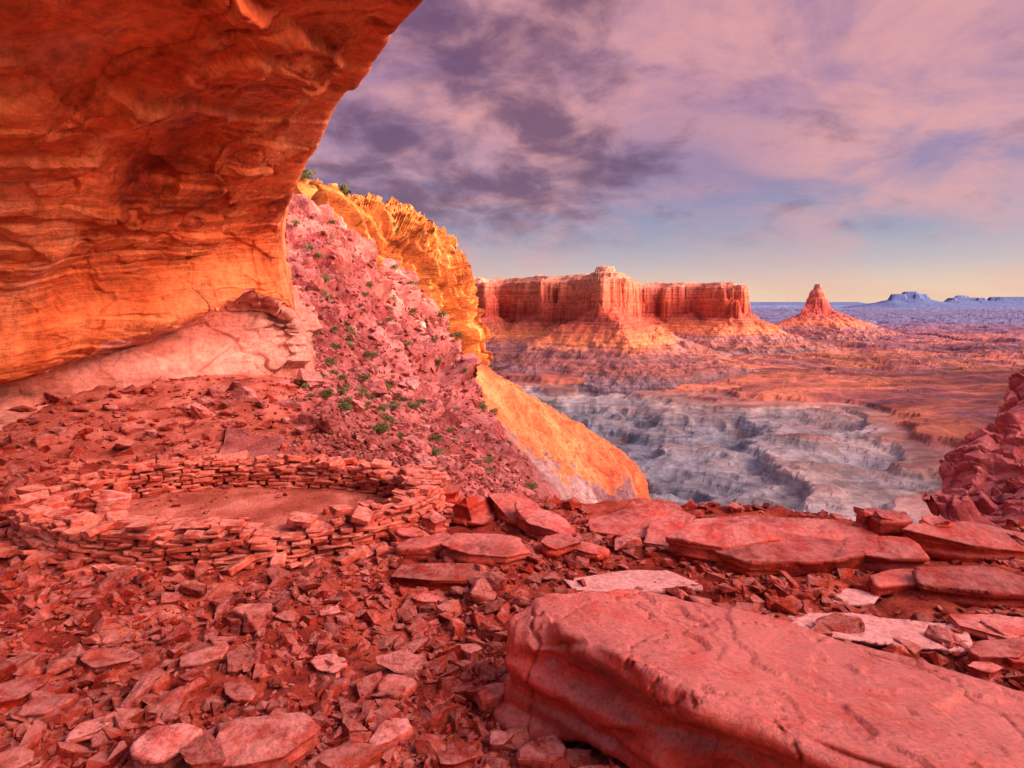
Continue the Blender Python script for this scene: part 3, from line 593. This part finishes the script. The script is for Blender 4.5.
for (px,py,s,d) in ((245,384,.26,12.5),(218,378,.2,12.8),(205,392,.16,12.2),(235,372,.2,13),(228,398,.14,12),(262,394,.15,12.2),(190,400,.12,12),(110,405,.1,11.5),(150,420,.12,10.8),(60,430,.1,10.4),(300,430,.12,11),(285,420,.1,11.5),(20,440,.1,10)):
    x=(px-512)/F*d; o=obj('boulder',CM[(px+py)%8],'rounded pink boulder on the dirt bank below the wall','boulder',None,'boulders below the alcove wall')
    o.location=(x,d,float(zf(x,d))+s*.35); o.scale=(s*1.3,s,s); o.rotation_euler=(0,0,px)
# ---------------- shrubs ----------------
def shrub_mesh(seed):
    q=random.Random(seed); Vs=[];Fs=[]
    blobs=[(q.uniform(-.5,.5),q.uniform(-.5,.5),q.uniform(.3,.8),q.uniform(.25,.45)) for _ in range(8)]
    for i in range(620):
        b=q.choice(blobs); v=Vector((q.gauss(0,1),q.gauss(0,1),q.gauss(0,1))).normalized()*b[3]*q.uniform(.5,1.05)
        c=Vector(b[:3])+v; u=Vector((q.gauss(0,1),q.gauss(0,1),q.gauss(0,1))).normalized(); w=u.orthogonal().normalized(); l=q.uniform(.05,.10); k=len(Vs)
        Vs+= [c-u*l,c+w*l*.5,c+u*l,c-w*l*.5]; Fs.append((k,k+1,k+2,k+3))
    for b in blobs:
        c=Vector(b[:3]); k=len(Vs); Vs+=[Vector((-.03,0,-.1)),Vector((.03,0,-.1)),c+Vector((.01,0,0)),c-Vector((.01,0,0))]; Fs.append((k,k+1,k+2,k+3))
    return mesh_np('shrub',[tuple(v) for v in Vs],Fs,False,M_leaf)
SM=[shrub_mesh(i) for i in range(4)]
for n in range(250):
    if n<180: p=pickT(.04,.72,.12,.68); s=min(max(.22,.010*p[1]*r.uniform(.5,1.5)),1.4)
    else:
        Vr=RIM[0]; i=int(r.uniform(.19,.34)*Vr.shape[0]); j=int(r.uniform(.15,.66)*Vr.shape[1]); p=Vr[i,j]; s=r.uniform(.8,1.8)
    o=obj('shrub',SM[n%4],'small green desert shrub growing between rocks','shrub',None,'shrubs on the slope'); o.location=tuple(p+np.array([.1*s,-.3*s,.35*s])); o.scale=(s,s,s*.85); o.rotation_euler=(0,0,r.uniform(0,6))
# ---------------- camera ----------------
cd=bpy.data.cameras.new('camera'); cam=bpy.data.objects.new('camera',cd); COL.objects.link(cam); S.camera=cam
cam.location=(0,0,EYE); cam.rotation_euler=(math.radians(90),0,0); cd.lens=22; cd.sensor_width=36; cd.shift_y=-81/1024; cd.clip_end=120000; cd.clip_start=.05
# ---------------- light ----------------
az=math.radians(94); el=math.radians(11)
sd=Vector((math.sin(az)*math.cos(el),math.cos(az)*math.cos(el),math.sin(el)))
ld=bpy.data.lights.new('sun','SUN'); ld.energy=4.8; ld.angle=math.radians(.5); ld.color=(1,.70,.42)
lo=bpy.data.objects.new('sun',ld); COL.objects.link(lo); lo.rotation_euler=sd.to_track_quat('Z','Y').to_euler(); lo.location=(30,-10,30)
W=bpy.data.worlds.new('World'); S.world=W; W.use_nodes=True; t=W.node_tree; t.nodes.clear()
g=N(t,'ShaderNodeTexCoord').outputs['Generated']; sp=N(t,'ShaderNodeSeparateXYZ'); t.links.new(g,sp.inputs[0]); z=sp.outputs[2]
zz=mth(t,'MAXIMUM',z,0.0)
base=ramp(t,zz,[(0,(.96,.70,.48)),(.025,(.86,.62,.50)),(.06,(.56,.48,.54)),(.11,(.32,.33,.50)),(.18,(.32,.23,.42)),(.30,(.44,.22,.37)),(.6,(.36,.20,.36))])
dv=N(t,'ShaderNodeVectorMath',operation='DIVIDE'); t.links.new(g,dv.inputs[0]); cb=N(t,'ShaderNodeCombineXYZ'); den=mth(t,'ADD',zz,.38)
for i in range(3): t.links.new(den,cb.inputs[i])
t.links.new(cb.outputs[0],dv.inputs[1]); cv=mapping(t,dv.outputs[0],(1,1,0)); 
brk=N(t,'ShaderNodeVectorMath',operation='DOT_PRODUCT'); t.links.new(g,brk.inputs[0]); brk.inputs[1].default_value=Vector((.27,1,.17)).normalized()[:]
gap=mapr(t,brk.outputs['Value'],.975,.999,1.,.45)
n1=noise(t,cv,5.4,12,.58,.3); n0=noise(t,cv,1.7,4,.5,.3); n2=noise(t,mapping(t,dv.outputs[0],(.8,1,0),(0,0,.5)),2.6,12,.62,.4)
pink=mth(t,'MULTIPLY',mapr(t,n2,.36,.62),gap); c=mix(t,mth(t,'MULTIPLY',pink,mapr(t,zz,.03,.20,.3,.95)),base,(.84,.38,.38))
bk=N(t,'ShaderNodeVectorMath',operation='DOT_PRODUCT'); t.links.new(g,bk.inputs[0]); bk.inputs[1].default_value=Vector((-.06,1,.30)).normalized()[:]
bank=mapr(t,bk.outputs['Value'],.91,.992,-.08,.07)
n10=mth(t,'ADD',mth(t,'MULTIPLY',n1,.65),mth(t,'MULTIPLY',n0,.35))
dark=mth(t,'MULTIPLY',mapr(t,mth(t,'ADD',n10,bank),.44,.66),mapr(t,zz,.06,.16)); c=mix(t,mth(t,'MULTIPLY',dark,.88),c,(.14,.045,.13))
vd=N(t,'ShaderNodeVectorMath',operation='DOT_PRODUCT'); t.links.new(g,vd.inputs[0]); vd.inputs[1].default_value=Vector((.84,-.26,.44)).normalized()[:]
gl=mapr(t,vd.outputs['Value'],.80,.98); glc=mix(t,gl,(0,0,0),(22.,10.6,8.6))  # bright warm patch added to the unseen sky as foreground fill
zen=mapr(t,zz,.5,.95); zc=mix(t,zen,(0,0,0),(.25,.18,.30))  # extra brightness added overhead, above the view, also as fill
c=mix(t,1.,c,glc,'ADD'); c=mix(t,1.,c,zc,'ADD')
sk=N(t,'ShaderNodeTexSky',sky_type='NISHITA'); sk.sun_disc=False; sk.sun_elevation=el; sk.sun_rotation=az
b1=N(t,'ShaderNodeBackground'); b1.inputs[1].default_value=.02; t.links.new(sk.outputs[0],b1.inputs[0])
b2=N(t,'ShaderNodeBackground'); b2.inputs[1].default_value=.86; t.links.new(c,b2.inputs[0])
ad=N(t,'ShaderNodeAddShader'); t.links.new(b1.outputs[0],ad.inputs[0]); t.links.new(b2.outputs[0],ad.inputs[1])
o=N(t,'ShaderNodeOutputWorld'); t.links.new(ad.outputs[0],o.inputs[0])
